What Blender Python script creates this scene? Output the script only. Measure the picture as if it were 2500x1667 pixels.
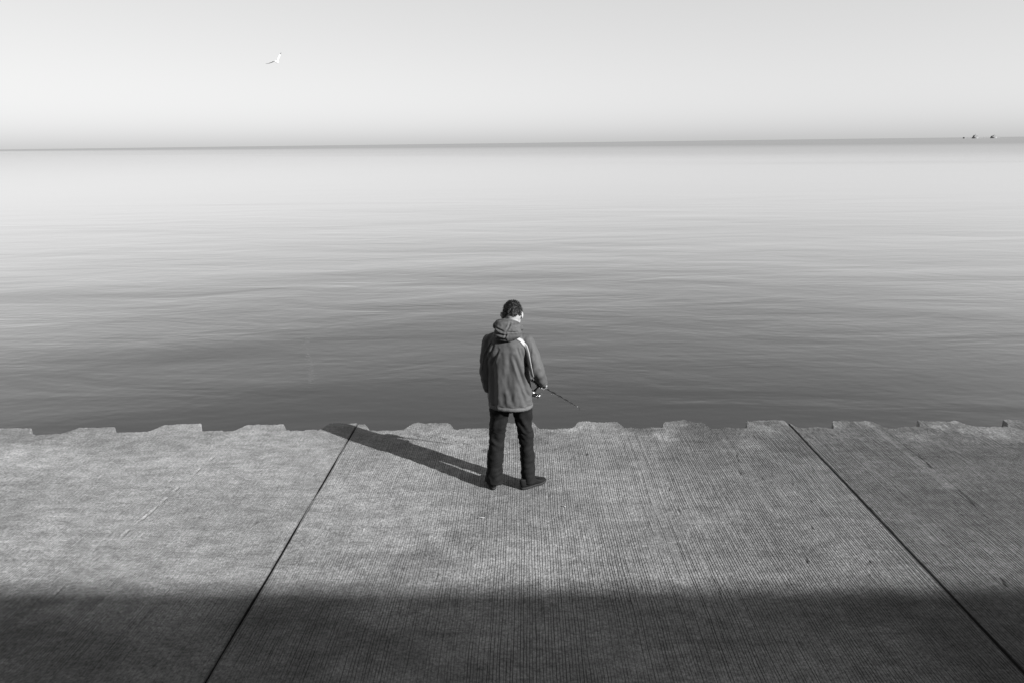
import bpy, bmesh, math, random
import numpy as np
from mathutils import Vector, Matrix, noise as mnoise
from mathutils.bvhtree import BVHTree

for o in list(bpy.data.objects): bpy.data.objects.remove(o)
SC = bpy.context.scene
COL = SC.collection
random.seed(7); RNG = np.random.default_rng(11)
R = math.radians

# ------------------------------------------------------------------ camera
CAM_H = 2.99
def cam_matrix(pitch, yaw, roll):
    p, y, r = R(pitch), R(yaw), R(roll)
    fwd = Vector((math.sin(y)*math.cos(p), math.cos(y)*math.cos(p), -math.sin(p)))
    right = Vector((math.cos(y), -math.sin(y), 0)); up = right.cross(fwd)
    r2 = right*math.cos(r) + up*math.sin(r); u2 = -right*math.sin(r) + up*math.cos(r)
    m = Matrix((r2, u2, -fwd)).transposed().to_4x4(); m.translation = (0, 0, CAM_H)
    return m
cd = bpy.data.cameras.new('camera'); cam = bpy.data.objects.new('camera', cd); COL.objects.link(cam)
cd.lens = 24; cd.sensor_width = 36; cd.clip_start = .05; cd.clip_end = 60000
cam.matrix_world = cam_matrix(16.18, -1.05, -0.72)
SC.camera = cam

# ------------------------------------------------------------------ sky and sun
SUN_DIR = Vector((.815, -.58, 0)).normalized()          # horizontal direction towards the sun
SUN_EL = 27.2
w = bpy.data.worlds.new('World'); SC.world = w; w.use_nodes = True
nt = w.node_tree; nt.nodes.clear()
sky = nt.nodes.new('ShaderNodeTexSky'); sky.sky_type = 'NISHITA'; sky.sun_disc = False
sky.sun_elevation = R(SUN_EL); sky.sun_rotation = math.atan2(SUN_DIR.x, SUN_DIR.y)
sky.air_density = 1.0; sky.dust_density = 1.75; sky.ozone_density = 1.0; sky.altitude = 0
# black-and-white film behind a red filter: the sky is recorded through its red light
bw = nt.nodes.new('ShaderNodeSeparateColor')
pw = nt.nodes.new('ShaderNodeMath'); pw.operation = 'POWER'; pw.inputs[1].default_value = .35
bg = nt.nodes.new('ShaderNodeBackground'); bg.inputs['Strength'].default_value = 0.15
wo = nt.nodes.new('ShaderNodeOutputWorld')
nt.links.new(sky.outputs[0], bw.inputs[0]); nt.links.new(bw.outputs[0], pw.inputs[0]); nt.links.new(pw.outputs[0], bg.inputs['Color'])
nt.links.new(bg.outputs[0], wo.inputs[0])
sl = bpy.data.lights.new('sun', 'SUN'); sl.energy = 4.6; sl.angle = R(.45); sl.color = (1, 1, 1)
sun = bpy.data.objects.new('sun', sl); COL.objects.link(sun)
sv = Vector((SUN_DIR.x*math.cos(R(SUN_EL)), SUN_DIR.y*math.cos(R(SUN_EL)), math.sin(R(SUN_EL))))
sun.rotation_euler = sv.to_track_quat('Z', 'Y').to_euler()
vs = SC.view_settings
vs.view_transform = 'Standard'; vs.look = 'None'; vs.gamma = 1; vs.use_curve_mapping = False
vs.exposure = 1.78
SC.render.engine = 'CYCLES'

# ------------------------------------------------------------------ materials
def newmat(name):
    m = bpy.data.materials.new(name); m.use_nodes = True
    return m, m.node_tree, m.node_tree.nodes['Principled BSDF']
def N(t, typ, **kw):
    n = t.nodes.new(typ)
    for k, v in kw.items():
        if k in n.inputs: n.inputs[k].default_value = v
        else: setattr(n, k, v)
    return n
def g(v): return (v, v, v, 1)
def coords(t, scale=(1, 1, 1), rot=(0, 0, 0), kind='Object'):
    c = t.nodes.new('ShaderNodeTexCoord'); mp = t.nodes.new('ShaderNodeMapping')
    mp.inputs['Scale'].default_value = scale; mp.inputs['Rotation'].default_value = rot
    t.links.new(c.outputs[kind], mp.inputs[0]); return mp.outputs[0]
def tex(t, scale, detail=4, rough=.55, sc=(1, 1, 1), rot=(0, 0, 0), dist=0):
    n = N(t, 'ShaderNodeTexNoise', Scale=scale, Detail=detail, Roughness=rough, Distortion=dist)
    t.links.new(coords(t, sc, rot), n.inputs['Vector']); return n.outputs[0]
def rng(t, src, a, b, c, d):
    n = N(t, 'ShaderNodeMapRange'); n.inputs[1].default_value = a; n.inputs[2].default_value = b
    n.inputs[3].default_value = c; n.inputs[4].default_value = d
    t.links.new(src, n.inputs[0]); return n.outputs[0]
def mth(t, op, a, b=None):
    n = N(t, 'ShaderNodeMath', operation=op)
    for i, x in enumerate((a, b)):
        if x is None: continue
        if isinstance(x, (int, float)): n.inputs[i].default_value = x
        else: t.links.new(x, n.inputs[i])
    return n.outputs[0]

def simple(name, v, rough=.7, noise_scale=40, amp=.25, bump=.2, bdist=.003, metallic=0, sc=(1, 1, 1), spec=.5):
    m, t, b = newmat(name)
    n = tex(t, noise_scale, 5, .6, sc)
    t.links.new(rng(t, n, .3, .7, v*(1-amp), v*(1+amp)), b.inputs['Base Color'])
    b.inputs['Roughness'].default_value = rough; b.inputs['Metallic'].default_value = metallic
    b.inputs['Specular IOR Level'].default_value = spec
    if bump:
        bp = N(t, 'ShaderNodeBump', Strength=bump, Distance=bdist); t.links.new(n, bp.inputs['Height'])
        t.links.new(bp.outputs[0], b.inputs['Normal'])
    return m

def concrete_mat():
    m, t, b = newmat('brushed_concrete')
    L = t.links
    at = N(t, 'ShaderNodeAttribute', attribute_name='groove')
    st = N(t, 'ShaderNodeAttribute', attribute_name='stain_and_falloff')
    geo = t.nodes.new('ShaderNodeNewGeometry')
    def wn(scale, det, rgh, sc=(1, 1, 1), dist=0):
        n = N(t, 'ShaderNodeTexNoise', Scale=scale, Detail=det, Roughness=rgh, Distortion=dist)
        mp = t.nodes.new('ShaderNodeMapping'); mp.inputs['Scale'].default_value = sc
        L.new(geo.outputs['Position'], mp.inputs[0]); L.new(mp.outputs[0], n.inputs['Vector']); return n.outputs[0]
    big = wn(.8, 5, .62, (1, 1.3, 1), .4)
    mid = wn(7, 6, .72, (.7, 1.5, 1))
    fine = wn(48, 5, .8)
    streak = wn(1.0, 4, .6, (46, 1.6, 1))
    c = rng(t, big, .38, .64, .80, 1.16)
    c = mth(t, 'MULTIPLY', c, rng(t, mid, .38, .62, .76, 1.24))
    c = mth(t, 'MULTIPLY', c, rng(t, fine, .38, .62, .55, 1.42))
    c = mth(t, 'MULTIPLY', c, rng(t, streak, .3, .7, .92, 1.08))
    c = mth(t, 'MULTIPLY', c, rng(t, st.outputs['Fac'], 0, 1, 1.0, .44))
    c = mth(t, 'MULTIPLY', c, rng(t, at.outputs['Fac'], 0.0, 1.0, 1.0, .22))
    c = mth(t, 'MULTIPLY', c, .131)
    cl = N(t, 'ShaderNodeClamp'); L.new(c, cl.inputs[0])
    L.new(cl.outputs[0], b.inputs['Base Color'])
    b.inputs['Roughness'].default_value = .85
    b.inputs['Specular IOR Level'].default_value = .3
    h = mth(t, 'ADD', mth(t, 'MULTIPLY', wn(120, 3, .7, (1, 1.5, 1)), .5), mth(t, 'MULTIPLY', wn(28, 4, .65, (1.6, 1, 1)), .8))
    bp = N(t, 'ShaderNodeBump', Strength=1.0, Distance=.009); L.new(h, bp.inputs['Height'])
    L.new(bp.outputs[0], b.inputs['Normal'])
    return m

def water_mat():
    m, t, b = newmat('lake_water')
    L = t.links
    geo = t.nodes.new('ShaderNodeNewGeometry')
    def wn(scale, det, rgh, sc, rot=0, dist=0):
        n = N(t, 'ShaderNodeTexNoise', Scale=scale, Detail=det, Roughness=rgh, Distortion=dist)
        mp = t.nodes.new('ShaderNodeMapping'); mp.inputs['Scale'].default_value = sc
        mp.inputs['Rotation'].default_value = (0, 0, R(rot))
        L.new(geo.outputs['Position'], mp.inputs[0]); L.new(mp.outputs[0], n.inputs['Vector']); return n.outputs[0]
    sep = t.nodes.new('ShaderNodeSeparateXYZ'); L.new(geo.outputs['Position'], sep.inputs[0])
    # wind-ruffled band far out, smooth slick closer in
    d = mth(t, 'ADD', sep.outputs['Y'], mth(t, 'MULTIPLY', mth(t, 'SUBTRACT', wn(.006, 3, .5, (.35, 1, 1)), .5), 260))
    d = mth(t, 'ADD', d, mth(t, 'MULTIPLY', sep.outputs['X'], .85))
    patch = mth(t, 'MULTIPLY', rng(t, wn(.011, 3, .5, (.22, 1, 1)), .56, .70, 0, .38), rng(t, d, 120, 260, 0, 1))
    ruf = mth(t, 'MAXIMUM', rng(t, d, 200, 800, 0, 1), patch)
    t.nodes.remove(b)
    body = t.nodes.new('ShaderNodeBsdfDiffuse'); body.inputs['Color'].default_value = g(.022)
    gl = t.nodes.new('ShaderNodeBsdfGlossy'); gl.inputs['Color'].default_value = g(1)
    L.new(rng(t, ruf, 0, 1, .06, .20), gl.inputs['Roughness'])
    fr = N(t, 'ShaderNodeFresnel', IOR=1.33)
    cv = t.nodes.new('ShaderNodeFloatCurve'); pts = cv.mapping.curves[0].points
    pts[0].location = (0, 0); pts[1].location = (1, 1)
    for p in ((.04, .03), (.13, .115), (.155, .165), (.21, .27), (.30, .48), (.42, .68), (.50, .76), (.67, .88)): pts.new(*p)
    cv.mapping.update()
    L.new(fr.outputs[0], cv.inputs['Value'])
    fac = mth(t, 'MULTIPLY', cv.outputs[0], rng(t, ruf, 0, 1, 1.0, .52))
    mx = t.nodes.new('ShaderNodeMixShader'); L.new(fac, mx.inputs[0]); L.new(body.outputs[0], mx.inputs[1]); L.new(gl.outputs[0], mx.inputs[2])
    L.new(mx.outputs[0], t.nodes['Material Output'].inputs['Surface'])
    h1 = mth(t, 'MULTIPLY', mth(t, 'ADD', wn(.55, 3, .5, (.36, 1, 1), -16, .8), wn(.60, 3, .5, (.34, 1, 1), 15, .8)), .023)
    h2 = mth(t, 'MULTIPLY', wn(.17, 2, .4, (.35, 1, 1), 9, .5), .12)
    h3 = mth(t, 'MULTIPLY', wn(5.5, 3, .55, (.55, 1, 1), 12), .0040)
    h = mth(t, 'MULTIPLY', mth(t, 'ADD', mth(t, 'ADD', h1, h2), h3), rng(t, sep.outputs['Y'], 10, 60, 1.0, .26))
    bp = N(t, 'ShaderNodeBump', Strength=1.0, Distance=1.0); L.new(h, bp.inputs['Height'])
    for q in (body, gl, fr): L.new(bp.outputs[0], q.inputs['Normal'])
    return m

M = dict(
    concrete=concrete_mat(), water=water_mat(),
    wall=simple('quay_wall_concrete', .26, .9, 6, .3, .4, .01),
    filler=simple('joint_filler', .004, .9, 60, .4, .5, .004, spec=.05),
    jacket=simple('jacket_cloth', .034, .75, 90, .10, .25, .0015, sc=(1, 1, .5), spec=.3),
    hem=simple('jacket_hem_cloth', .050, .8, 120, .25, .35, .002, sc=(1, 1, .4), spec=.3),
    stripe=simple('reflective_stripe', .140, .55, 60, .05, .08, .001),
    trouser=simple('trouser_cloth', .005, .85, 120, .35, .3, .002, spec=.10),
    shoe=simple('shoe_leather', .004, .75, 60, .3, .2, .001, spec=.12),
    sole=simple('shoe_sole', .012, .8, 60, .3, .2, .001, spec=.15),
    skin=simple('skin', .17, .55, 30, .10, .1, .001),
    hair=simple('hair', .003, .55, 130, .6, .5, .004, spec=.3),
    black=simple('black_plastic', .008, .6, 60, .2, 0, spec=.2),
    metal=simple('bright_metal', .35, .22, 60, .1, 0, metallic=1),
    dmetal=simple('dark_metal', .05, .35, 60, .1, 0, metallic=.8),
    cap=simple('butt_cap_rubber', .5, .5, 40, .08, 0),
    cork=simple('grip_foam', .02, .8, 90, .3, .2, .001),
    gullwhite=simple('white_feathers', .82, .8, 12, .05, 0),
    gullshaded=simple('shaded_white_feathers', .20, .8, 12, .15, 0),
    gulldark=simple('dark_wing_tip', .04, .8, 12, .2, 0),
    beak=simple('beak', .35, .5, 20, .1, 0),
    cribdark=simple('crib_dark_masonry', .12, .9, .4, .2, 0),
    cribpale=simple('crib_pale_concrete', .13, .9, .3, .15, 0),
    facade=simple('facade_concrete', .30, .9, 1.2, .2, .3, .02),
    glass=simple('window_glass', .03, .1, 2, .2, 0),
    pebble=simple('pale_chip', .17, .8, 50, .15, .3, .002),
    soil=simple('ground_concrete', .28, .95, 2, .25, .3, .01),
)

# ------------------------------------------------------------------ helpers
def mesh_obj(name, verts, faces, mat, parent=None, smooth=True):
    me = bpy.data.meshes.new(name); me.from_pydata([tuple(v) for v in verts], [], faces); me.update()
    if smooth: me.polygons.foreach_set('use_smooth', [True]*len(me.polygons))
    o = bpy.data.objects.new(name, me); COL.objects.link(o)
    me.materials.append(mat)
    if parent: o.parent = parent
    return o
def bm_obj(name, bm, mat, parent=None, smooth=False):
    bmesh.ops.recalc_face_normals(bm, faces=bm.faces)
    me = bpy.data.meshes.new(name); bm.to_mesh(me); bm.free(); me.materials.append(mat)
    if smooth: me.polygons.foreach_set('use_smooth', [True]*len(me.polygons))
    o = bpy.data.objects.new(name, me); COL.objects.link(o)
    if parent: o.parent = parent
    return o
def empty(name, loc=(0, 0, 0), rz=0):
    o = bpy.data.objects.new(name, None); COL.objects.link(o); o.location = loc; o.rotation_euler = (0, 0, rz)
    o.empty_display_size = .1; return o
def tag(o, label=None, cat=None, group=None, kind=None):
    for k, v in (('label', label), ('category', cat), ('group', group), ('kind', kind)):
        if v: o[k] = v
    return o
def box(bm, x0, x1, y0, y1, z0, z1):
    vs_ = [bm.verts.new(p) for p in ((x0,y0,z0),(x1,y0,z0),(x1,y1,z0),(x0,y1,z0),(x0,y0,z1),(x1,y0,z1),(x1,y1,z1),(x0,y1,z1))]
    for f in ((0,3,2,1),(4,5,6,7),(0,1,5,4),(1,2,6,5),(2,3,7,6),(3,0,4,7)): bm.faces.new([vs_[i] for i in f])
def frame_for(d):
    d = Vector(d).normalized(); a = Vector((0, 0, 1)) if abs(d.z) < .9 else Vector((0, 1, 0))
    u = d.cross(a).normalized(); return u, u.cross(d).normalized() * -1
def tube(pts, rad, n=12, cap=True):
    """closed tube through pts; rad is a float or a (ru, rv) pair per point"""
    V, F = [], []
    pts = [Vector(p) for p in pts]
    for i, p in enumerate(pts):
        d = (pts[min(i+1, len(pts)-1)] - pts[max(i-1, 0)])
        u, v = frame_for(d); r = rad[i] if isinstance(rad, (list, tuple)) else rad
        ru, rv = r if isinstance(r, tuple) else (r, r)
        for k in range(n):
            a = 2*math.pi*k/n; V.append(p + u*ru*math.cos(a) + v*rv*math.sin(a))
    for i in range(len(pts)-1):
        for k in range(n):
            F.append((i*n+k, i*n+(k+1) % n, (i+1)*n+(k+1) % n, (i+1)*n+k))
    if cap:
        F.append(tuple(range(n-1, -1, -1))); F.append(tuple((len(pts)-1)*n+k for k in range(n)))
    return V, F
def rings(rs, n=32, power=2.0):
    """horizontal rings: (cx, cy, z, rx, ry[, tilt_y, tilt_x])"""
    V, F = [], []
    for r in rs:
        cx, cy, z, rx, ry = r[:5]; ty = r[5] if len(r) > 5 else 0; tx = r[6] if len(r) > 6 else 0
        for k in range(n):
            a = 2*math.pi*k/n; c, s = math.cos(a), math.sin(a)
            x = math.copysign(abs(c)**(2/power), c)*rx; y = math.copysign(abs(s)**(2/power), s)*ry
            V.append(Vector((cx+x, cy+y, z + ty*y + tx*x)))
    for i in range(len(rs)-1):
        for k in range(n): F.append((i*n+k, i*n+(k+1) % n, (i+1)*n+(k+1) % n, (i+1)*n+k))
    F.append(tuple(range(n-1, -1, -1))); F.append(tuple((len(rs)-1)*n+k for k in range(n)))
    return V, F
def ball(c, r, rot=None, sub=3):
    bm = bmesh.new(); bmesh.ops.create_icosphere(bm, subdivisions=sub, radius=1)
    r = (r, r, r) if isinstance(r, (int, float)) else r
    m = (rot.to_3x3() if rot else Matrix.Identity(3))
    V = [m @ Vector((v.co.x*r[0], v.co.y*r[1], v.co.z*r[2])) + Vector(c) for v in bm.verts]
    F = [tuple(v.index for v in f.verts) for f in bm.faces]; bm.free(); return V, F
def capsule(pts, rad, n=14):
    """chain of balls and tubes"""
    out = []
    for i, (p, r) in enumerate(zip(pts, rad)):
        out.append(ball(p, r, sub=2))
        if i: out.append(tube([pts[i-1], p], [rad[i-1], r], n))
    return out
def fuse(name, parts, voxel, mat, parent=None, smooth_it=3, disp=None, keep=None):
    V, F = [], []
    for v, f in parts:
        k = len(V); V += v; F += [tuple(i+k for i in q) for q in f]
    tmp = mesh_obj('tmp', V, F, mat)
    bm = bmesh.new(); bm.from_mesh(tmp.data); bmesh.ops.recalc_face_normals(bm, faces=bm.faces); bm.to_mesh(tmp.data); bm.free()
    md = tmp.modifiers.new('r', 'REMESH'); md.mode = 'VOXEL'; md.voxel_size = voxel
    if smooth_it:
        s = tmp.modifiers.new('s', 'SMOOTH'); s.iterations = smooth_it; s.factor = .5
    dg = bpy.context.evaluated_depsgraph_get(); dg.update()
    me = bpy.data.meshes.new_from_object(tmp.evaluated_get(dg))
    old = tmp.data; bpy.data.objects.remove(tmp); bpy.data.meshes.remove(old)
    me.name = name
    if disp or keep:
        bm = bmesh.new(); bm.from_mesh(me); bm.normal_update()
        if keep:
            bmesh.ops.delete(bm, geom=[f for f in bm.faces if not keep(f.calc_center_median())], context='FACES')
        if disp:
            mv = [(v, v.co + v.normal*disp(v.co, v.normal)) for v in bm.verts]
            for v, c in mv: v.co = c
        bm.to_mesh(me); bm.free()
    me.materials.clear(); me.materials.append(mat)
    me.polygons.foreach_set('use_smooth', [True]*len(me.polygons))
    o = bpy.data.objects.new(name, me); COL.objects.link(o)
    if parent: o.parent = parent
    return o
def join_parts(name, parts, mat, parent=None, smooth=True):
    V, F = [], []
    for v, f in parts:
        k = len(V); V += v; F += [tuple(i+k for i in q) for q in f]
    return mesh_obj(name, V, F, mat, parent, smooth)

# ------------------------------------------------------------------ numeric noise for the deck
class VN:
    def __init__(s, seed): s.t = np.random.default_rng(seed).random((256, 256))
    def __call__(s, x, y):
        xi = np.floor(x).astype(int); yi = np.floor(y).astype(int); fx = x-xi; fy = y-yi
        fx = fx*fx*(3-2*fx); fy = fy*fy*(3-2*fy); t = s.t
        a = t[xi % 256, yi % 256]; b_ = t[(xi+1) % 256, yi % 256]; c = t[xi % 256, (yi+1) % 256]; d = t[(xi+1) % 256, (yi+1) % 256]
        return (a*(1-fx)+b_*fx)*(1-fy) + (c*(1-fx)+d*fx)*fy
def fbm(vn, x, y, o=4):
    r = 0; a = .5; tot = 0
    for i in range(o): r = r + a*vn(x*2**i+17*i, y*2**i+5*i); tot += a; a *= .5
    return r/tot
v1, v2, v3, v4 = VN(1), VN(2), VN(3), VN(4)
def sstep(a, b, x):
    t = np.clip((x-a)/(b-a), 0, 1); return t*t*(3-2*t)

# the quay edge: trapezoid teeth 0.19 m deep, every 0.9325 m
PER = .9325
def er0(x): return sstep(-2.6, .2, x)
def edge_y(x):
    base = 6.905 - .0048*np.clip(-1-x, 0, 6)**2
    ph = (x + 1.332) % PER
    tooth = np.clip(np.minimum(ph/.095, (.578-ph)/.095), 0, 1)
    tooth = tooth*(1-er0(x)) + (tooth*tooth*(3-2*tooth))*er0(x)
    k = np.floor((x+1.332)/PER)
    depth = .185 + .05*(v4(k*3.7+9, k*0+2.5)-.5)
    er = sstep(-2.6, .2, x)
    chip = (fbm(v2, x*9, x*0+3.3, 5)-.5)*(.050+.085*er) + np.where(fbm(v3, x*4, x*0+1.1, 3) > .62, -.018, 0)
    return base + tooth*depth + chip

# ------------------------------------------------------------------ pavement
pave = tag(empty('pavement'), kind='structure')
BACK = -8.4
def make_slab(x0, x1, fine, shade=0.0, dz=0.0):
    if fine:
        pitch = .0195; n = int((x1-x0)/pitch); gx = x0 + (np.arange(n)+.5)*(x1-x0)/n; gx = gx + (np.random.default_rng(int(abs(x0)*10)).random(n)-.5)*.0048
        p = (x1-x0)/n; off = np.array([-.5, -.15, -.06, .06, .15])*p
        cols = (gx[:, None] + off[None, :]).ravel(); prof = np.tile([0, 0, 1, 1, 0], n)
        cols = np.append(cols, x1); prof = np.append(prof, 0); cols[0] = x0
        cell = np.append(np.repeat(np.arange(n), 5), n)
        ys = np.concatenate([np.linspace(BACK, 2.0, 12)[:-1], np.arange(2.0, 6.45, .038)])
    else:
        cols = np.linspace(x0, x1, 60); prof = np.zeros(60); cell = np.zeros(60, int); n = 1; p = .08
        ys = np.linspace(BACK, 6.45, 40)
    ne = 16 if fine else 6
    t = np.linspace(0, 1, ne+1)[1:]
    X = np.repeat(cols[None, :], len(ys)+ne, 0)
    Y = np.concatenate([np.repeat(ys[:, None], len(cols), 1), 6.45 + (edge_y(cols)[None, :]-.008-6.45)*t[:, None] if True else 0], 0)
    PR = np.repeat(prof[None, :].astype(float), X.shape[0], 0); CE = np.repeat(cell[None, :], X.shape[0], 0)
    # grooves wander a little, together and each on its own
    inside = np.clip(np.minimum(X-x0, x1-X)/.03, 0, 1)
    wob = (fbm(v1, X*1.1, Y*1.3, 3)-.5)*.030 + (v2(CE*1.37, Y*3.1)-.5)*.0065 + (v3(CE*.73+50, Y*11)-.5)*.003
    X = X + wob*inside
    wear = fbm(v3, X*.9+4, Y*1.0+8, 4)
    dep = sstep(.30, .56, wear + .10*(v4(CE*.9, Y*1.5)-.5) + .05*np.clip(X, -3, 3)/3)
    dep = (.42 + .58*dep)*(.45+.55*np.random.default_rng(int(abs(x0)*7)).random(n+1)[CE])
    dep = dep*(.85 + .15*sstep(-2.6, -.2, X + 1.2*(fbm(v4, X*.7+3, Y*.7, 3)-.5)))
    nearedge = 1 - sstep(0.05, .75, edge_y(X)-Y + .25*(fbm(v1, X*3, Y*3, 3)-.5))
    dep = dep*(1-.65*nearedge)
    breaks = sstep(.14, .36, v2(CE*2.1+7, Y*6.5+CE*.3))
    dep = dep*(.45+.55*breaks)
    gd = (.0030 + .0022*v4(CE*1.9, Y*.7))*dep
    # broad undulation, torn ridges, little pits, rough edge strip
    Z = dz + (fbm(v2, X*.7, Y*.7, 3)-.5)*.016 + (fbm(v4, X*26, Y*17, 3)-.5)*.0022*(1-PR)*(.5+1.2*wear) + (fbm(v1, X*30, Y*30, 3)-.5)*.006*nearedge
    Z = Z - PR*gd
    gattr = PR*dep
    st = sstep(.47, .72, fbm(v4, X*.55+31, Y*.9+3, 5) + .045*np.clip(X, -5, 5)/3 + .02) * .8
    st = st + .58*sstep(-.3, 3.2, X + 1.6*(fbm(v1, X*.8, Y*.8, 3)-.5))  # darker to the right: slab tone plus sun and lens falloff painted in
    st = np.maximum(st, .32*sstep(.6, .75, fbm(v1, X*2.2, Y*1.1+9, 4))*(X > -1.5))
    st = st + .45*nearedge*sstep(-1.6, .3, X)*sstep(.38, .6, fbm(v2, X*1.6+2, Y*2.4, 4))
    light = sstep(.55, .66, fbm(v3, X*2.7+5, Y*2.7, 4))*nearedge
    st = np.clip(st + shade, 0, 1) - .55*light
    def gouge(xs, y0, y1, wd, dp, wave=.01, keep=.5, seed=0.0):
        nonlocal Z, gattr
        cx = xs[0] + (xs[1]-xs[0])*(Y-y0)/(y1-y0) + (v1(Y*6+seed, Y*0+seed)-.5)*wave
        on = sstep(keep, keep+.08, v2(Y*11+seed*3, Y*0+1.5+seed))*(Y > y0)*(Y < y1)
        q = np.exp(-((X-cx)/wd)**2)*on
        Z = Z - dp*q + dp*.5*np.exp(-((X-cx+wd*2)/wd)**2)*on
        gattr = np.maximum(gattr, q*.55)
    if fine and x0 < -3:
        gouge((-3.30, -3.12), 3.9, 6.3, .010, .010, .014, .56, 1.3)
        gouge((-2.55, -2.50), 3.3, 4.6, .006, .006, .015, .62, 4.1)
    if fine and -3 < x0 < 2:
        gouge((.02, .09), 2.4, 4.7, .006, .007, .03, .64, 2.2)
        gouge((1.34, 1.30), 2.7, 5.2, .008, .006, .05, .70, 6.2)
        # rod's broken shadow carved and painted as short dark dents, plus one chip
        for cx, cy, L_, w_ in ((-1.16, 6.74, .05, .016), (-.88, 6.66, .06, .012), (-.62, 6.52, .07, .016), (-.42, 6.36, .06, .020), (.62, 6.25, .05, .01), (-1.02, 6.70, .03, .012), (-.74, 6.59, .03, .01)):
            u = (X-cx)*.80 - (Y-cy)*.60; v_ = (X-cx)*.60 + (Y-cy)*.80
            q = np.exp(-(u/L_)**2 - (v_/w_)**2); Z -= .012*q; gattr = np.maximum(gattr, q)
    if fine and x0 > 2:
        gouge((3.75, 3.9), 4.4, 6.6, .008, .006, .02, .62, 9.1)
        # a paler smoothed strip running in from the edge
        q = np.exp(-((X-3.78-.02*(6.9-Y))/.045)**2)*(Y > 5.5)*(1-dep*.3)
        st = st - .25*q; gattr = gattr*(1-.6*q); Z = Z + PR*gd*.8*q
    # pits and popped lumps
    r_ = np.random.default_rng(int(abs(x0)*100)+3)
    for i in range(50 if fine else 0):
        cx, cy = r_.uniform(x0+.1, x1-.1), r_.uniform(2.6, 6.8); sz = r_.uniform(.005, .013)
        a = (np.abs(cols-cx) < .06); yy = Y[:, 0]
        rr = slice(np.searchsorted(ys, cy-.08), np.searchsorted(ys, cy+.08)+1); ia = np.where(a)[0]
        if len(ia) == 0: continue
        cs = slice(ia[0], ia[-1]+1)
        q = np.exp(-((X[rr, cs]-cx)/sz)**2 - ((Y[rr, cs]-cy)/(sz*2.2))**2)
        if r_.random() < .6: Z[rr, cs] -= .009*q; gattr[rr, cs] = np.maximum(gattr[rr, cs], q*.5)
        else: Z[rr, cs] += .007*q; gattr[rr, cs] *= (1-q)
    edx = np.minimum(X-x0, x1-X); X = X + (fbm(v1, Y*1.9+x0, Y*0+.5, 4)-.5)*.022*np.exp(-edx/.06)
    # slab edges at the joints: slightly rounded down, left slab with a raised lip
    ed = np.minimum(X-x0, x1-X); Z -= .003*np.exp(-(ed/.004)**2); gattr = np.maximum(gattr, .8*np.exp(-(ed/.007)**2))
    # round the outer edge, then the vertical faces of the slab
    Zb = Z[-1:] - .006; Yb = edge_y(X[-1:, :]) ; 
    X = np.concatenate([X, X[-1:], X[-1:]]); Y = np.concatenate([Y, Yb, Yb]); Z = np.concatenate([Z, Zb-.006, np.full_like(Zb, -.34)])
    gattr = np.concatenate([gattr, gattr[-1:]*0, gattr[-1:]*0]); st = np.concatenate([st, st[-1:]*0, st[-1:]*0+.3])
    # side faces
    def sidecol(k): return X[:, k:k+1], Y[:, k:k+1]
    X = np.concatenate([X[:, :1], X, X[:, -1:]], 1); Y = np.concatenate([Y[:, :1], Y, Y[:, -1:]], 1)
    low = np.full((Z.shape[0], 1), -.34); Z = np.concatenate([low, Z, low], 1)
    z1 = np.zeros((Z.shape[0], 1)); gattr = np.concatenate([z1+1, gattr, z1+1], 1); st = np.concatenate([z1+.5, st, z1+.5], 1)
    nr, nc = X.shape
    co = np.stack([X, Y, Z], -1).reshape(-1, 3).astype(np.float32)
    i = (np.arange(nr-1)[:, None]*nc + np.arange(nc-1)[None, :]).ravel()
    fc = np.stack([i, i+1, i+nc+1, i+nc], 1).astype(np.int32)
    me = bpy.data.meshes.new('concrete_slab')
    me.vertices.add(len(co)); me.vertices.foreach_set('co', co.ravel())
    me.loops.add(fc.size); me.loops.foreach_set('vertex_index', fc.ravel())
    me.polygons.add(len(fc)); me.polygons.foreach_set('loop_start', np.arange(0, fc.size, 4, dtype=np.int32))
    me.update(calc_edges=True)
    for nm, arr in (('groove', gattr), ('stain_and_falloff', st)):
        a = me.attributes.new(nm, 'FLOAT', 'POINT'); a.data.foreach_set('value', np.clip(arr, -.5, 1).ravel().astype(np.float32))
    me.polygons.foreach_set('use_smooth', np.zeros(len(fc), bool))
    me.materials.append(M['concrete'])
    o = bpy.data.objects.new('concrete_slab', me); COL.objects.link(o); o.parent = pave
    return o
J = [-1.87-4.77*2, -1.87-4.77, -1.87, 2.90, 2.90+4.77, 2.90+4.77*2]
JW = [.007, .007, .007, .011, .007, .007]
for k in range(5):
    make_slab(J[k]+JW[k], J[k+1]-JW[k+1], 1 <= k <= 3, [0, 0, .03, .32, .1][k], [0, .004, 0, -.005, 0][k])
for k in range(6):
    bm = bmesh.new(); box(bm, J[k]-JW[k]-.001, J[k]+JW[k]+.001, BACK, 6.86, -.3, -.008)
    bm_obj('joint_filler', bm, M['filler'], pave)
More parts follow.
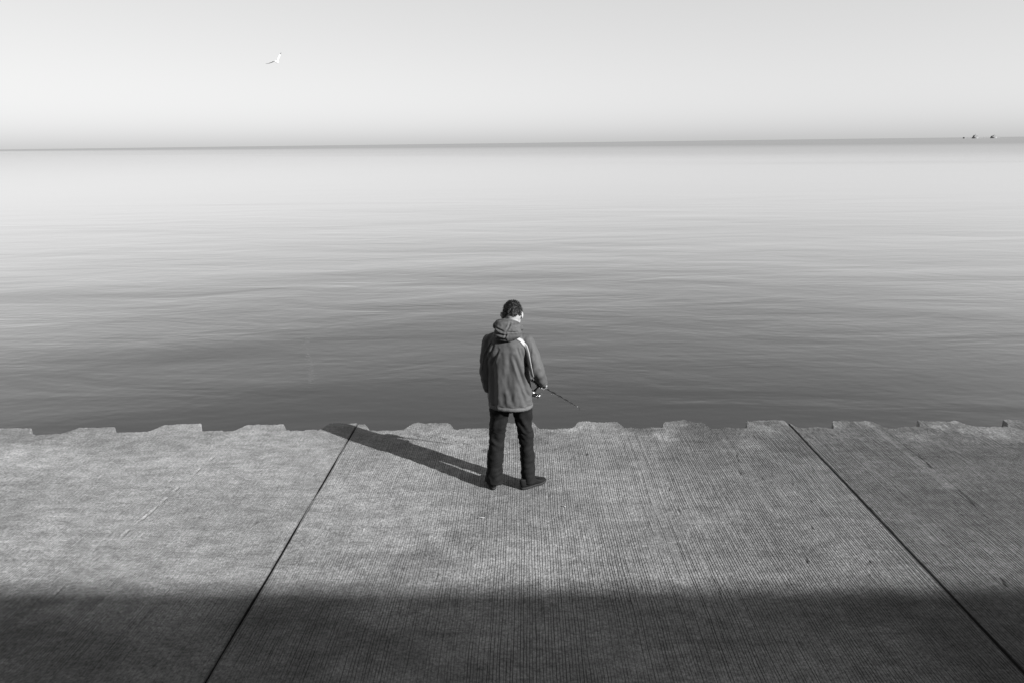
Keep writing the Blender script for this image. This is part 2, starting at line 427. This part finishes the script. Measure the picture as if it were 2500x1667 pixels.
# quay face below the slabs, following the teeth
xs = np.linspace(J[0], J[-1], 1400); V = []; F = []
ey = edge_y(xs)-.03
for k in range(len(xs)): V += [(xs[k], ey[k], -.342), (xs[k], ey[k], -4.0)]
for k in range(len(xs)-1): F.append((2*k, 2*k+2, 2*k+3, 2*k+1))
V += [(xs[0], BACK, -.342), (xs[-1], BACK, -.342), (xs[-1], BACK, -4), (xs[0], BACK, -4)]
mesh_obj('quay_face', V, F, M['wall'], pave, smooth=False)
bm = bmesh.new(); box(bm, -260, 260, -120, 2.6, -4.2, -.36)
tag(bm_obj('ground', bm, M['soil']), kind='structure')
for sgn in (-1, 1):
    bm = bmesh.new(); xa, xb = sorted((sgn*11.5, sgn*259))
    if sgn < 0: xa, xb = -259, J[0]-.01
    else: xa, xb = J[-1]+.01, 259
    box(bm, xa, xb, -119, 6.9, -4.1, -.004); bm_obj('far_slab', bm, M['soil'], pave)

# ------------------------------------------------------------------ water
WZ = -1.25
ysw = [5.9, 9, 14, 22, 40, 80, 200, 600, 2000, 8000, 50000]; xsw = [-50000, -8000, -1500, -300, -60, 0, 60, 300, 1500, 8000, 50000]
V = [(x, y, WZ) for y in ysw for x in xsw]; nx = len(xsw)
F = [(j*nx+i, j*nx+i+1, (j+1)*nx+i+1, (j+1)*nx+i) for j in range(len(ysw)-1) for i in range(nx-1)]
tag(mesh_obj('water', V, F, M['water'], smooth=False), kind='structure')

# ------------------------------------------------------------------ building behind, its shade crosses the foreground
bld = tag(empty('building', (0, BACK-.1, 0)), 'long grey concrete building standing behind the quay deck, its shade across the foreground', 'building')
HB = 11.08
bm = bmesh.new(); box(bm, -60, 60, -9, 0, -.3, HB-.35); bm_obj('wall', bm, M['facade'], bld)
bm = bmesh.new(); box(bm, -60.1, 60.1, -9.1, .12, HB-.35, HB); bm_obj('parapet', bm, M['wall'], bld)
bm = bmesh.new(); box(bm, -.75, .75, .003, .06, 0, 1.5); wp = bm_obj('window', bm, M['wall'], bld); wme = wp.data
bm = bmesh.new(); box(bm, -.66, .66, .063, .075, .09, 1.41); wg = bm_obj('pane', bm, M['glass'], wp)
wp.location = (-57, 0, 1.2)
for j in range(3):
    for i in range(30):
        if i == 0 and j == 0: continue
        a = wp.copy(); COL.objects.link(a); a.parent = bld; a.location = (-57+i*3.9, 0, 1.2+j*3.7)
        b_ = wg.copy(); COL.objects.link(b_); b_.parent = a

# ------------------------------------------------------------------ person
PX, PY = -.13, 5.60
person = tag(empty('person', (PX, PY, 0)), 'man in a dark hooded jacket with a pale shoulder stripe, standing at the quay edge', 'person')

ROT = Matrix.Rotation(R(-13), 3, 'Z')
def rot(VF): return [ROT @ v for v in VF[0]], VF[1]
# body: head, neck, trunk, arms with hands, legs as one surface
def hand_parts(wrist, palm_dir, out_dir, curl, r=.0085, thumb_side=1, size=1.0):
    """palm_dir: from wrist to knuckles; out_dir: palm normal (fingers curl towards it)"""
    d = Vector(palm_dir).normalized(); nrm = Vector(out_dir); nrm = (nrm-d*nrm.dot(d)).normalized()
    side = d.cross(nrm).normalized()*thumb_side
    w0 = Vector(wrist); P = []
    for k in range(5):
        s = (k-2)*.5
        a = w0 + side*s*.022; b = w0 + d*.085*size + side*s*.034
        P += capsule([a, (a+b)/2, b], [.014, .0135, .0115], 10)
    L = [.072, .080, .074, .058]
    for k in range(4):
        off = (1.5-k)*.0205
        kn = w0 + d*(.088-abs(k-1.2)*.003)*size + side*off
        ang = 0; p = kn; pts = [kn - d*.02, kn]; 
        for seg, fr in enumerate((.45, .31, .24)):
            ang += curl[seg]; dd = d*math.cos(ang) + nrm*math.sin(ang)
            p = p + dd*L[k]*fr*size; pts.append(p)
        P += capsule(pts, [.0105, .0098, r, r*.95, r*.85], 10)
    tb = w0 + d*.025*size + side*.026
    t1 = tb + (side*.75 + d*.75 + nrm*.25).normalized()*.038*size
    t2 = t1 + (side*.15 + d*.75 + nrm*.75).normalized()*.030*size
    t3 = t2 + (side*-.25 + d*.6 + nrm*.9).normalized()*.024*size
    P += capsule([tb-side*.008, t1, t2, t3], [.014, .0125, .0105, .009], 10)
    return P
HANDP = Vector((.262, .025, .967))
ROD_D = (Vector((.618, .050, .740)) - HANDP).normalized()
PALM_D = Vector((.12, .9, -.42)); PALM_D = (PALM_D - ROD_D*PALM_D.dot(ROD_D)).normalized()
PALM_N = PALM_D.cross(ROD_D).normalized(); PALM_N = PALM_N if PALM_N.z < 0 else -PALM_N
LW = Vector((-.189, .074, .905)); RW = HANDP - PALM_N*.025 - PALM_D*.075
parts = []
HC = Vector((.036, .055, 1.600))
tilt = Matrix.Rotation(R(-32), 4, 'X') @ Matrix.Rotation(R(-14), 4, 'Z')
def hd(x, y, z): return HC + (tilt @ Vector((x, y, z)))
parts.append(ball(HC, (.076, .092, .098), tilt, 4))
parts.append(ball(hd(0, .030, -.050), (.060, .062, .062), tilt))
parts.append(ball(hd(0, .058, -.088), (.034, .030, .028), tilt))         # chin
parts += capsule([hd(0, .092, .018), hd(0, .103, -.012), hd(0, .112, -.030)], [.008, .010, .013], 8)   # nose
parts += capsule([hd(-.022, .084, -.062), hd(0, .092, -.060), hd(.022, .084, -.062)], [.005, .007, .005], 8)
parts += capsule([hd(-.022, .082, -.070), hd(0, .090, -.071), hd(.022, .082, -.070)], [.005, .007, .005], 8)
for s in (-1, 1):
    parts.append(ball(hd(s*.032, .078, .010), (.017, .013, .011), tilt))      # eyes
    parts += capsule([hd(s*.014, .090, .030), hd(s*.034, .087, .034), hd(s*.052, .072, .028)], [.006, .008, .006], 8)
    parts.append(ball(hd(s*(.088 if s < 0 else .078), -.004 if s < 0 else .012, -.022), (.011, .021, .034), tilt @ Matrix.Rotation(R(s*18), 4, 'Z')))   # ears
    if s < 0: parts += capsule([hd(s*.076, .008, .010), hd(s*.099, -.014, .008), hd(s*.101, -.020, -.018), hd(s*.086, -.004, -.052)], [.006, .007, .007, .006], 8)
parts.append(tube([(.008, -.035, 1.40), (.015, -.02, 1.47), (.026, .015, 1.54), (.036, .04, 1.59)], [.068, .060, .058, .058], 20))
parts.append(rot(rings([(.01, 0, .84, .14, .10), (.01, 0, .92, .15, .105), (.008, 0, 1.06, .13, .09), (.003, 0, 1.22, .15, .10), (0, -.01, 1.34, .165, .10), (0, -.015, 1.42, .12, .075), (.005, -.015, 1.46, .06, .06)])))
for sh, el, wr in (((-.150, .025, 1.385), (-.198, .031, 1.115), LW), ((.155, -.045, 1.39), (.245, -.140, 1.165), RW)):
    parts += capsule([Vector(sh), (Vector(sh)+Vector(el))/2, Vector(el), (Vector(el)*.6+wr*.4), wr], [.044, .037, .034, .034, .026])
for hip, kn, an in (((-.075, 0, .86), (-.118, .01, .46), (-.146, -.01, .09)), ((.09, 0, .86), (.142, .01, .44), (.148, -.028, .09))):
    hip, kn, an = map(Vector, (hip, kn, an))
    parts += capsule([hip, (hip+kn)/2, kn, kn*.6+an*.4, an], [.080, .068, .052, .050, .036])
L_TOE, R_TOE = Vector((-.186, .086, .028)), Vector((.229, .029, .028))
for an, toe in ((Vector((-.146, -.01, .07)), L_TOE), (Vector((.148, -.028, .065)), R_TOE)):
    parts += capsule([an, (an+toe)/2 + Vector((0, 0, -.005)), toe], [.032, .024, .016])
parts += hand_parts(LW, (.03, .06, -1), (1, .12, 0), (.30, .40, .30), thumb_side=-1)
# right hand closed round the rod grip: palm over the grip, fingers wrap under
parts += hand_parts(RW, PALM_D, PALM_N, (.95, 1.25, .9), thumb_side=1 if PALM_D.cross(PALM_N).dot(ROD_D) > 0 else -1)
body = fuse('body', parts, .0042, M['skin'], person, 2)

# hair: cap over the skull, with tufts
def hair_keep(c):
    q = tilt.inverted() @ (c - HC)
    if q.y > .055: return q.z > .055
    hl = -.050 - .010*math.sin(q.x*60) + (.018 if q.y > .0 else 0) + (.045 if q.y > .03 else 0)
    if q.x < -.062 and q.y > -.022: return q.z > .012
    if q.x > .055 and q.y > -.02: return q.z > -.030
    return q.z > hl
def hair_disp(c, n):
    v = mnoise.fractal(c*38, 1, 2, 3)*.0065 + mnoise.noise(c*110)*.003
    q = tilt.inverted() @ (c - HC)
    return .001 + v - .004*max(0, min(1, (-q.z-.02)/.03))
hair = fuse('hair', [ball(HC + (tilt @ Vector((0, -.002, .006))), (.079, .097, .101), tilt, 4), ball(hd(0, -.030, -.018), (.069, .066, .062), tilt, 4), ball(hd(.012, -.01, .068), (.050, .06, .030), tilt, 3)], .0035, M['hair'], person, 2, hair_disp, hair_keep)
# short strands standing a little off the scalp
V, F = [], []
hm = hair.data; pl = list(hm.polygons); rs = random.Random(5)
crown = hd(.012, -.045, .080)
for i in range(7500):
    p = rs.choice(pl); c = Vector(p.center); n = Vector(p.normal)
    q = tilt.inverted() @ (c-HC)
    ln = (.007 if q.z < -.02 else .014) * rs.uniform(.6, 1.4)
    fl = (c - crown); fl = (fl - n*fl.dot(n)); fl = fl.normalized() if fl.length > 1e-4 else Vector((1, 0, 0))
    fl = fl + Vector((rs.uniform(-.5, .5), rs.uniform(-.5, .5), rs.uniform(-.5, .5)))
    d = (fl.normalized()*1.0 + n*rs.uniform(.15, .7)).normalized(); s = d.cross(n).normalized()*.0007
    k = len(V); m_ = c + d*ln*.55 + n*.001; V += [c-s, c+s, m_+s*.7, m_-s*.7, c + d*ln - n*.001]
    F += [(k, k+1, k+2, k+3), (k+3, k+2, k+4)]
st_ = mesh_obj('hair_strands', V, F, M['hair'], hair); st_['kind'] = 'stuff'

# --- jacket
def creases_disp(lst, c):
    """lst: ((x0,z0),(x1,z1),depth,width) on the back or arms"""
    s = 0
    for (x0, z0), (x1, z1), dp, wd in lst:
        dx, dz = x1-x0, z1-z0; L2 = dx*dx+dz*dz; t = max(0, min(1, ((c.x-x0)*dx+(c.z-z0)*dz)/L2))
        px, pz = x0+dx*t, z0+dz*t; nx_, nz_ = -dz, dx; L_ = math.sqrt(L2)
        sd = ((c.x-px)*nx_+(c.z-pz)*nz_)/L_; dist = math.hypot(c.x-px, c.z-pz)
        taper = (math.sin(math.pi*min(1, max(0, .12+.76*t))))
        s += (-dp*math.exp(-(dist/wd)**2) + dp*.75*math.exp(-((dist-wd*1.6)/wd)**2))*taper
    return s*.75
BACKC = [((.045, 1.28), (.165, .90), .014, .015), ((.01, 1.33), (-.02, .98), .009, .022), ((.03, 1.25), (.015, .88), .008, .022),
         ((.105, 1.33), (.150, 1.15), .009, .011), ((.075, 1.34), (.12, 1.20), .006, .009), ((-.16, 1.35), (-.185, 1.26), .010, .009), ((-.125, 1.36), (-.175, 1.22), .010, .009),
         ((-.085, 1.33), (-.155, 1.17), .009, .011), ((-.140, 1.24), (-.138, .84), .024, .030), ((.09, 1.05), (.14, .84), .006, .016), ((-.03, 1.10), (.03, .84), .006, .022), ((.13, .98), (.19, .88), .006, .010)]
def jacket_disp(c, n):
    v = mnoise.noise(Vector((c.x*17, c.y*17, c.z*5)))*.0045 + mnoise.noise(Vector((c.x*38+5, c.y*38, c.z*20)))*.0022
    if n.y < .3: v += creases_disp(BACKC, c)*(1 if c.y < .06 else .3)
    if c.x < -.175 or c.x > .19:      # sleeves: rings of folds at the elbows
        e = math.exp(-((c.z-1.08)/.11)**2)
        v += .006*e*math.sin(c.z*80 + c.y*60 + 5*mnoise.noise(c*9))*(.35+mnoise.noise(c*6)) + .008*mnoise.noise(Vector((c.x*20, c.y*20, c.z*14)))
    if c.z < .83: v += .003*math.sin(math.atan2(c.y, c.x)*13 + 2*mnoise.noise(c*8))
    return v
jp = [rot(rings([(a_, b_-.008, c_, d_*1.01, e_-.004) for a_, b_, c_, d_, e_ in [(.012, -.005, .792, .184, .138), (.012, -.005, .83, .190, .142), (.010, -.008, .95, .183, .140), (.004, -.012, 1.08, .176, .136), (-.002, -.016, 1.22, .170, .134), (-.004, -.018, 1.31, .172, .126),
             (-.002, -.018, 1.37, .172, .108), (.000, -.018, 1.415, .145, .088), (.004, -.016, 1.455, .105, .074), (.008, -.012, 1.49, .075, .068)]], 48, 2.15))]
LS = [(-.130, .022, 1.385), (-.168, .032, 1.365), (-.186, .036, 1.28), (-.195, .034, 1.20), (-.202, .030, 1.11), (-.200, .036, 1.03), (-.190, .056, .955), (-.188, .066, .925)]
RS = [(.125, -.040, 1.395), (.158, -.048, 1.380), (.195, -.078, 1.295), (.215, -.106, 1.225), (.236, -.125, 1.160), (.246, -.125, 1.120), tuple(RW.lerp(Vector((.245, -.14, 1.14)), .35)), tuple(RW.lerp(Vector((.245, -.14, 1.14)), .10))]
def sleeve(pts, rad):
    P = []
    for i in range(len(pts)): P.append(ball(pts[i], rad[i], sub=3))
    for i in range(len(pts)-1): P.append(tube([pts[i], pts[i+1]], [rad[i], rad[i+1]], 18))
    return P
jp += sleeve(LS, [.055, .060, .061, .060, .059, .055, .046, .040])
jp += sleeve(RS, [.052, .058, .060, .061, .062, .059, .050, .040])
jacket = fuse('jacket', jp, .0062, M['jacket'], person, 3, jacket_disp)
bvh = BVHTree.FromPolygons([v.co.copy() for v in jacket.data.vertices], [tuple(p.vertices) for p in jacket.data.polygons])
def ribbon(name, ctrl, wid, up, mat, off=.003, parent=jacket, steps=14):
    """a strip lying on the jacket, through control points thrown at its surface from behind"""
    pts = []
    for i in range(len(ctrl)-1):
        for k in range(steps): pts.append((Vector(ctrl[i]).lerp(Vector(ctrl[i+1]), k/steps), wid[i]+(wid[i+1]-wid[i])*k/steps))
    pts.append((Vector(ctrl[-1]), wid[-1])); V, F = [], []
    for i, (p, w_) in enumerate(pts):
        t_ = (pts[min(i+1, len(pts)-1)][0]-pts[max(i-1, 0)][0]).normalized(); sd = t_.cross(Vector((0, 1, 0))).normalized()
        for s in (-1, -.33, .33, 1):
            q = p + sd*w_*.5*s; hit = bvh.ray_cast(q + Vector((0, -.4, 0)), Vector((0, 1, 0)))
            if hit[0] is None: loc, nr, _, _ = bvh.find_nearest(q)
            else: loc, nr = hit[0], hit[1]
            V.append(loc + nr*off)
    m = len(pts)
    for i in range(m-1):
        for k in range(3): F.append((i*4+k, i*4+k+1, i*4+k+5, i*4+k+4))
    o = mesh_obj(name, V, F, mat, parent); sm = o.modifiers.new('t', 'SOLIDIFY'); sm.thickness = .003; sm.offset = 0
    return o
ribbon('shoulder_stripe', [(.058, 0, 1.432), (.105, 0, 1.402), (.145, 0, 1.355), (.163, 0, 1.30), (.176, 0, 1.23), (.190, 0, 1.16), (.203, 0, 1.10)], [.020, .028, .030, .027, .025, .023, .020], None, M['stripe'])
ribbon('sleeve_seam', [(-.150, 0, 1.38), (-.215, 0, 1.26), (-.238, 0, 1.12)], [.005, .006, .006], None, M['hem'])
# hem band, collar and cuffs
V, F = rings([(.012, -.015, .786, .181, .148), (.012, -.015, .783, .190, .156), (.012, -.015, .795, .1935, .1585), (.012, -.015, .815, .192, .158), (.012, -.005, .818, .184, .150)], 72, 2.15)
V = [ROT @ Vector((v.x*1.01, (v.y+.015)*.91-.013, v.z)) for v in V]
V = [v + Vector((v.x, v.y, 0)).normalized()*(.0045*math.sin(math.atan2(v.y, v.x)*34 + 3*mnoise.noise(v*14)))*(.25+.75*(abs(mnoise.noise(v*6)))) for v in V]
mesh_obj('hem', V, F[:-2], M['hem'], jacket)
for p0, p1, r0 in ((LS[-2], LS[-1], .041), (RS[-2], RS[-1], .041)):
    a, b_ = Vector(p0), Vector(p1); d = (b_-a).normalized(); c0 = b_ + d*.004
    mesh_obj('cuff', *tube([c0, c0 + d*.006, c0 + d*.014, c0+d*.024, c0 + d*.024, c0], [.036, r0, .040, .038, .031, .031], 24, False), M['jacket'], jacket)

# hood lying on the shoulders
def hood_disp(c, n):
    v = mnoise.noise(Vector((c.x*16, c.y*16, c.z*30)))*.007 + mnoise.noise(c*45)*.003
    HCR = [((-.10, 1.475), (-.02, 1.462), .014, .008), ((-.015, 1.47), (-.03, 1.445), .012, .007), ((.0, 1.49), (.075, 1.487), .008, .006), ((-.11, 1.52), (-.04, 1.495), .010, .008),
           ((-.09, 1.44), (-.02, 1.425), .010, .008), ((.01, 1.53), (.09, 1.52), .006, .007), ((-.01, 1.505), (.02, 1.56), .006, .008)]
    return v + (creases_disp(HCR, c) if n.y < .4 else 0)
hp = [ball((-.004, -.105, 1.478), (.116, .058, .082), Matrix.Rotation(R(-10), 4, 'X'), 4),
      ball((-.030, -.085, 1.530), (.078, .050, .050), None, 4), ball((.045, -.085, 1.512), (.066, .050, .048), None, 4),
      ball((-.065, -.095, 1.455), (.062, .055, .055), None, 4)]
rim = []
for k in range(15):
    a = -math.pi*.12 + k/14*math.pi*1.24
    rim.append(Vector((-.004 + .102*math.cos(a), -.030 - .062*math.sin(a), 1.500 + .050*max(0, math.sin(a)) - .012*math.cos(a))))
hp += capsule(rim, [.030]*15, 12)
hood = fuse('hood', hp, .005, M['jacket'], jacket, 4, hood_disp)
mesh_obj('hood_rim', *tube([p + Vector((0, .008, .026)) for p in rim], .008, 10), M['jacket'], hood)

# --- trousers
def tr_disp(c, n):
    v = mnoise.noise(Vector((c.x*15, c.y*15, c.z*9)))*.0065 + .009*mnoise.noise(Vector((c.x*9+c.z*8, c.y*12, c.z*26-c.x*10)))
    lowk = math.exp(-((c.z-.50)/.10)**2) + math.exp(-((c.z-.14)/.06)**2)
    v += .0045*lowk*math.sin(c.z*62 + c.x*60 + 5*mnoise.noise(c*8))*(.4+mnoise.noise(c*5)*1.3)
    if .55 < c.z < .80: v += .0045*math.sin((c.z*.8 + abs(c.x-.01)*1.6)*45 + 3*mnoise.noise(c*7))
    return v
tp = [rot(rings([(.012, 0, .755, .170, .110), (.012, 0, .775, .178, .122), (.012, 0, .88, .165, .115), (.012, 0, .98, .15, .105)], 36, 2.3))]
def leg(pts):
    P = [];
    for (x, y, z, r) in pts: pass
    P.append(tube([(p[0], p[1], p[2]) for p in pts], [(p[3], p[3]*1.12) for p in pts], 26))
    return P
tp += leg([(-.085, 0, .80, .092), (-.088, 0, .745, .092), (-.098, 0, .68, .080), (-.104, 0, .595, .075), (-.115, .008, .50, .071), (-.123, .008, .42, .069), (-.137, .0, .28, .072), (-.146, -.005, .14, .075), (-.147, -.012, .048, .078)])
tp += leg([(.105, 0, .80, .092), (.106, 0, .745, .090), (.118, 0, .68, .078), (.126, 0, .595, .072), (.138, .006, .50, .067), (.146, .006, .42, .062), (.152, .0, .28, .064), (.157, -.005, .14, .064), (.158, -.012, .050, .070)])
trousers = fuse('trousers', tp, .006, M['trouser'], person, 3, tr_disp)

# --- shoes
def make_shoe(heel, ang):
    rt = Matrix.Translation(Vector(heel)) @ Matrix.Rotation(ang, 4, 'Z')
    def prof(z, grow):
        out = []
        for k in range(36):
            a = 2*math.pi*k/36; y = math.cos(a); x = math.sin(a)
            L_ = .142; yy = .100 + y*L_
            wd = .039 + .013*math.exp(-((yy-.175)/.06)**2) - .004*math.exp(-((yy-.09)/.04)**2)
            out.append(rt @ Vector((math.copysign(abs(x)**.8, x)*(wd+grow) + .006*y, yy + y*grow, z)))
        return out
    def loft(L_): 
        V = [p for r_ in L_ for p in r_]; n = 36
        F = [(i*n+k, i*n+(k+1) % n, (i+1)*n+(k+1) % n, (i+1)*n+k) for i in range(len(L_)-1) for k in range(n)]
        F += [tuple(range(n-1, -1, -1)), tuple((len(L_)-1)*n+k for k in range(n))]; return V, F
    sole = loft([prof(.001, -.003), prof(.006, .002), prof(.022, .003), prof(.027, 0)])
    up = []
    for t in np.linspace(0, 1, 8):
        ring = []
        for k, p in enumerate(prof(0, -.001)):
            q = rt.inverted() @ p
            top = .105 if q.y < .07 else .105 - .046*min(1, (q.y-.07)/.13)
            sh = 1 - .42*t**2.2; cy = .10 - .035*t
            q2 = Vector((q.x*sh, cy + (q.y-.10)*(1 - (.50 if q.y > .1 else .16)*t**2.2), .027 + (top-.027)*math.sin(t*math.pi/2)))
            ring.append(rt @ q2)
        up.append(ring)
    shoe = join_parts('shoe', [loft(up)], M['shoe'], person)
    join_parts('sole', [sole], M['sole'], shoe)
    laces = []
    for k in range(4):
        y = .115 + k*.017; z = .090 - k*.0085
        laces.append(tube([rt @ Vector((-.024, y, z-.008)), rt @ Vector((0, y, z+.004)), rt @ Vector((.024, y, z-.008))], .0022, 6))
    join_parts('laces', laces, M['sole'], shoe)
make_shoe((-.155, -.040, 0), R(14))
make_shoe((.130, -.055, 0), R(-50))

# ------------------------------------------------------------------ fishing rod
rod = tag(empty('fishing_rod', (PX, PY, 0)), 'short black spinning rod with a pale round butt cap, held down in the right hand', 'fishing rod')
def rp(t): return HANDP + ROD_D*t
down = (Vector((0, 0, -1)) + ROD_D*ROD_D.z*1.0); down = (Vector((0, 0, -1)) - ROD_D*Vector((0, 0, -1)).dot(ROD_D)).normalized()
side = ROD_D.cross(down).normalized()
if side.x < 0: side = -side
join_parts('handle', [tube([rp(-.083), rp(-.080), rp(-.06), rp(-.04)], [.011, .0125, .0120, .0105], 16), tube([rp(-.04), rp(.05)], [.0100, .0100], 14), tube([rp(.05), rp(.055), rp(.075), rp(.08)], [.0095, .0115, .0105, .007], 16)], M['cork'], rod)
join_parts('butt_cap', [tube([rp(-.104), rp(-.101), rp(-.095), rp(-.087), rp(-.083)], [.006, .0120, .0150, .0150, .011], 20)], M['cap'], rod)
join_parts('metal_ring', [tube([rp(-.072), rp(-.066)], [.0135, .0135], 16)], M['metal'], rod)
def blank(t):
    return rp(t) + Vector((0, 0, -.007))*max(0, (t-.25)/.17)**2
TL = [.07, .145, .215, .280, .340, .385]; TR = [.0072, .0063, .0054, .0046, .0038]
for k in range(5):
    q0, q1 = TL[k], TL[k+1] if k < 4 else .372
    join_parts('rod_section', [tube([blank(q0), blank((q0+q1)/2), blank(q1)], TR[k], 10)], M['black'], rod)
join_parts('tip_section', [tube([blank(.370), blank(.40), blank(.428)], [.0026, .0020, .0014], 8)], M['dmetal'], rod)
for t, r_, rw in ((.142, .010, .0052), (.212, .008, .0044), (.277, .0065, .0038), (.337, .005, .0031), (.372, .004, .0026), (.427, .003, .0014)):
    c = blank(t) + down*(r_+.010)
    ringp = [c + down*r_*math.cos(a) + side*r_*math.sin(a) for a in [2*math.pi*k/16 for k in range(17)]]
    join_parts('line_guide', [tube(ringp, .0011, 6), tube([blank(t)-ROD_D*.004, c-down*r_], .0012, 6), tube([blank(t)-ROD_D*.003, blank(t)+ROD_D*.003], [rw, rw], 10)], M['dmetal'], rod)
# reel
reel = join_parts('reel', [tube([rp(-.012)+down*.010, rp(.0)+down*.035, rp(-.005)+down*.075], [(.006, .010), (.004, .008), (.010, .013)], 12),
                           tube([rp(-.052)+down*.106, rp(-.035)+down*.100, rp(.0)+down*.100, rp(.018)+down*.100], [.012, .026, .030, .022], 18),
                           tube([rp(-.03)+down*.0118, rp(.03)+down*.0118], [(.006, .003), (.006, .003)], 10)], M['dmetal'], rod)
join_parts('spool', [tube([rp(.020)+down*.100, rp(.024)+down*.100, rp(.026)+down*.100, rp(.050)+down*.100, rp(.052)+down*.100, rp(.060)+down*.100], [.015, .024, .018, .018, .023, .021], 22)], M['metal'], reel)
bp_ = [rp(.018)+down*.100 + side*.028, rp(.045)+down*.088 + side*.032, rp(.062)+down*.07 + side*.022, rp(.066)+down*.062, rp(.060)+down*.07 - side*.022, rp(.03)+down*.088 - side*.030, rp(.016)+down*.100 - side*.028]
join_parts('bail_wire', [tube(bp_, .0018, 8), tube([rp(-.005)+down*.100 + side*.026, rp(.024)+down*.100 + side*.028], [.005, .004], 8), tube([rp(-.005)+down*.100 - side*.026, rp(.024)+down*.100 - side*.028], [.005, .004], 8)], M['metal'], reel)
cb = rp(-.015)+down*.100; side = Vector((.62, -.75, .05)).normalized(); ce = cb + side*.050 + down*.002
join_parts('crank_handle', [tube([cb, cb+side*.036], [.006, .005], 10), tube([cb+side*.036, ce], [.0042]*2, 8)], M['metal'], reel)
join_parts('crank_knob', [tube([ce - ROD_D*.006, ce + Vector((.014, 0, -.001)), ce + Vector((.048, -.004, -.006))], [.005, .0085, .0075], 12)], M['black'], reel)

# ------------------------------------------------------------------ gull
gull = tag(empty('seagull', (-13.43, 40, 7.42)), 'white gull in flight with dark wing tips, high over the water', 'bird')
g1 = fuse('body', [tube([(0, -.20, 0), (0, -.12, .0), (0, 0, 0), (0, .12, .01), (0, .18, .02)], [.015, .05, .068, .05, .03], 16), ball((0, .21, .03), (.036, .045, .036))], .008, M['gullwhite'], gull, 4)
join_parts('beak', [tube([(0, .245, .03), (0, .285, .02)], [.011, .004], 8)], M['beak'], gull)
V, F = tube([(0, -.15, 0), (0, -.22, -.005), (0, -.30, -.010)], [(.03, .012), (.05, .006), (.07, .003)], 12)
mesh_obj('tail', V, F, M['gullwhite'], gull)
def wing(pts, mats, nm):
    """pts: (position, chord, thickness) from the shoulder to the tip; chord lies along y"""
    root = None
    for i0, i1, mt, nm_ in mats:
        V, F = [], []; n = 12
        for p, ch, th in pts[i0:i1+1]:
            for k in range(n):
                a = 2*math.pi*k/n; V.append(Vector(p) + Vector((0, ch*.5*math.cos(a) - ch*.2, th*math.sin(a)*(1 if math.cos(a) > -.5 else .4))))
        m = i1-i0+1
        F = [(i*n+k, i*n+(k+1) % n, (i+1)*n+(k+1) % n, (i+1)*n+k) for i in range(m-1) for k in range(n)]
        F += [tuple(range(n-1, -1, -1)), tuple((m-1)*n+k for k in range(n))]
        o = mesh_obj(nm_, V, F, mt, root or gull)
        if root is None: root = o
wing([((.03, .03, .01), .17, .022), ((.10, .03, .16), .16, .018), ((.17, .02, .27), .14, .014), ((.24, -.01, .36), .10, .009), ((.31, -.05, .47), .03, .005)], [(0, 3, M['gullwhite'], 'wing'), (3, 4, M['gulldark'], 'wing_tip')], 'wing')
wing([((-.03, .03, .01), .16, .018), ((-.17, .03, .02), .16, .014), ((-.30, .02, -.03), .14, .012), ((-.43, -.02, -.08), .10, .009), ((-.60, -.06, -.10), .03, .005)], [(0, 3, M['gullshaded'], 'wing'), (3, 4, M['gulldark'], 'wing_tip')], 'wing')  # left wing: underside shade put into the feather colour

# ------------------------------------------------------------------ far water-intake cribs on the horizon
def crib(x, y, label, tower):
    c = tag(empty('intake_crib', (x, y, WZ)), label, 'offshore structure', 'far structures on the horizon')
    bm = bmesh.new(); bmesh.ops.create_cone(bm, cap_ends=True, segments=24, radius1=17, radius2=16, depth=6.5, matrix=Matrix.Translation((0, 0, 3.2)))
    bm_obj('base', bm, M['cribpale'], c)
    bm = bmesh.new()
    if tower: 
        box(bm, -10, 11, -8, 8, 6.46, 13); box(bm, -7, 8, -7, 7, 13.003, 16.5)
    else:
        box(bm, -12, 8, -8, 8, 6.46, 11); box(bm, -4, 8, -7, 7, 11.003, 14)
    h = bm_obj('house', bm, M['cribdark'], c)
    bm = bmesh.new()
    if tower:
        box(bm, -.8, .8, -.8, .8, 16.503, 22); box(bm, 8.2, 12.5, -2, 2, 14.5, 16.2)
    else:
        box(bm, 2, 3.2, -.8, .8, 14.003, 17.5); box(bm, 8.004, 19, -1, 1, 10.5, 11.4)
    bm_obj('mast', bm, M['cribdark'], c); c.scale = (.6, .6, .72)
crib(1636, 2600, 'left of the two small dark structures on the horizon, boxy with a mast', True)
crib(1702, 2600, 'right of the two small dark structures on the horizon, low and sloping', False)
bm = bmesh.new(); box(bm, 1612, 1740, 2622, 2632, WZ-1, 3.6)
tag(bm_obj('breakwater', bm, M['cribpale']), 'low pale breakwater line under the two far structures', 'breakwater')

# ------------------------------------------------------------------ small litter on the deck
def chip(x, y, L_, ang, label, name, curve=.006):
    P = [(0, 0, 0)]; a = Vector((math.cos(ang), math.sin(ang), 0))
    pts = [Vector((x, y, .004)) + a*L_*(k/5-.5) + Vector((0, 0, curve*math.sin(math.pi*k/5))) + Vector((-a.y, a.x, 0))*curve*math.sin(k*1.3) for k in range(6)]
    o = join_parts(name, [tube(pts, [(.002, .0015), (.005, .003), (.007, .004), (.006, .003), (.005, .003), (.002, .0015)], 8)], M['pebble'])
    tag(o, label, 'litter')
chip(-.363, 5.04, .055, .25, 'small pale curled twig on the concrete in front of the man', 'twig')
chip(.335, 5.22, .028, .1, 'tiny pale chip on the concrete right of the man\'s feet', 'stone_chip')
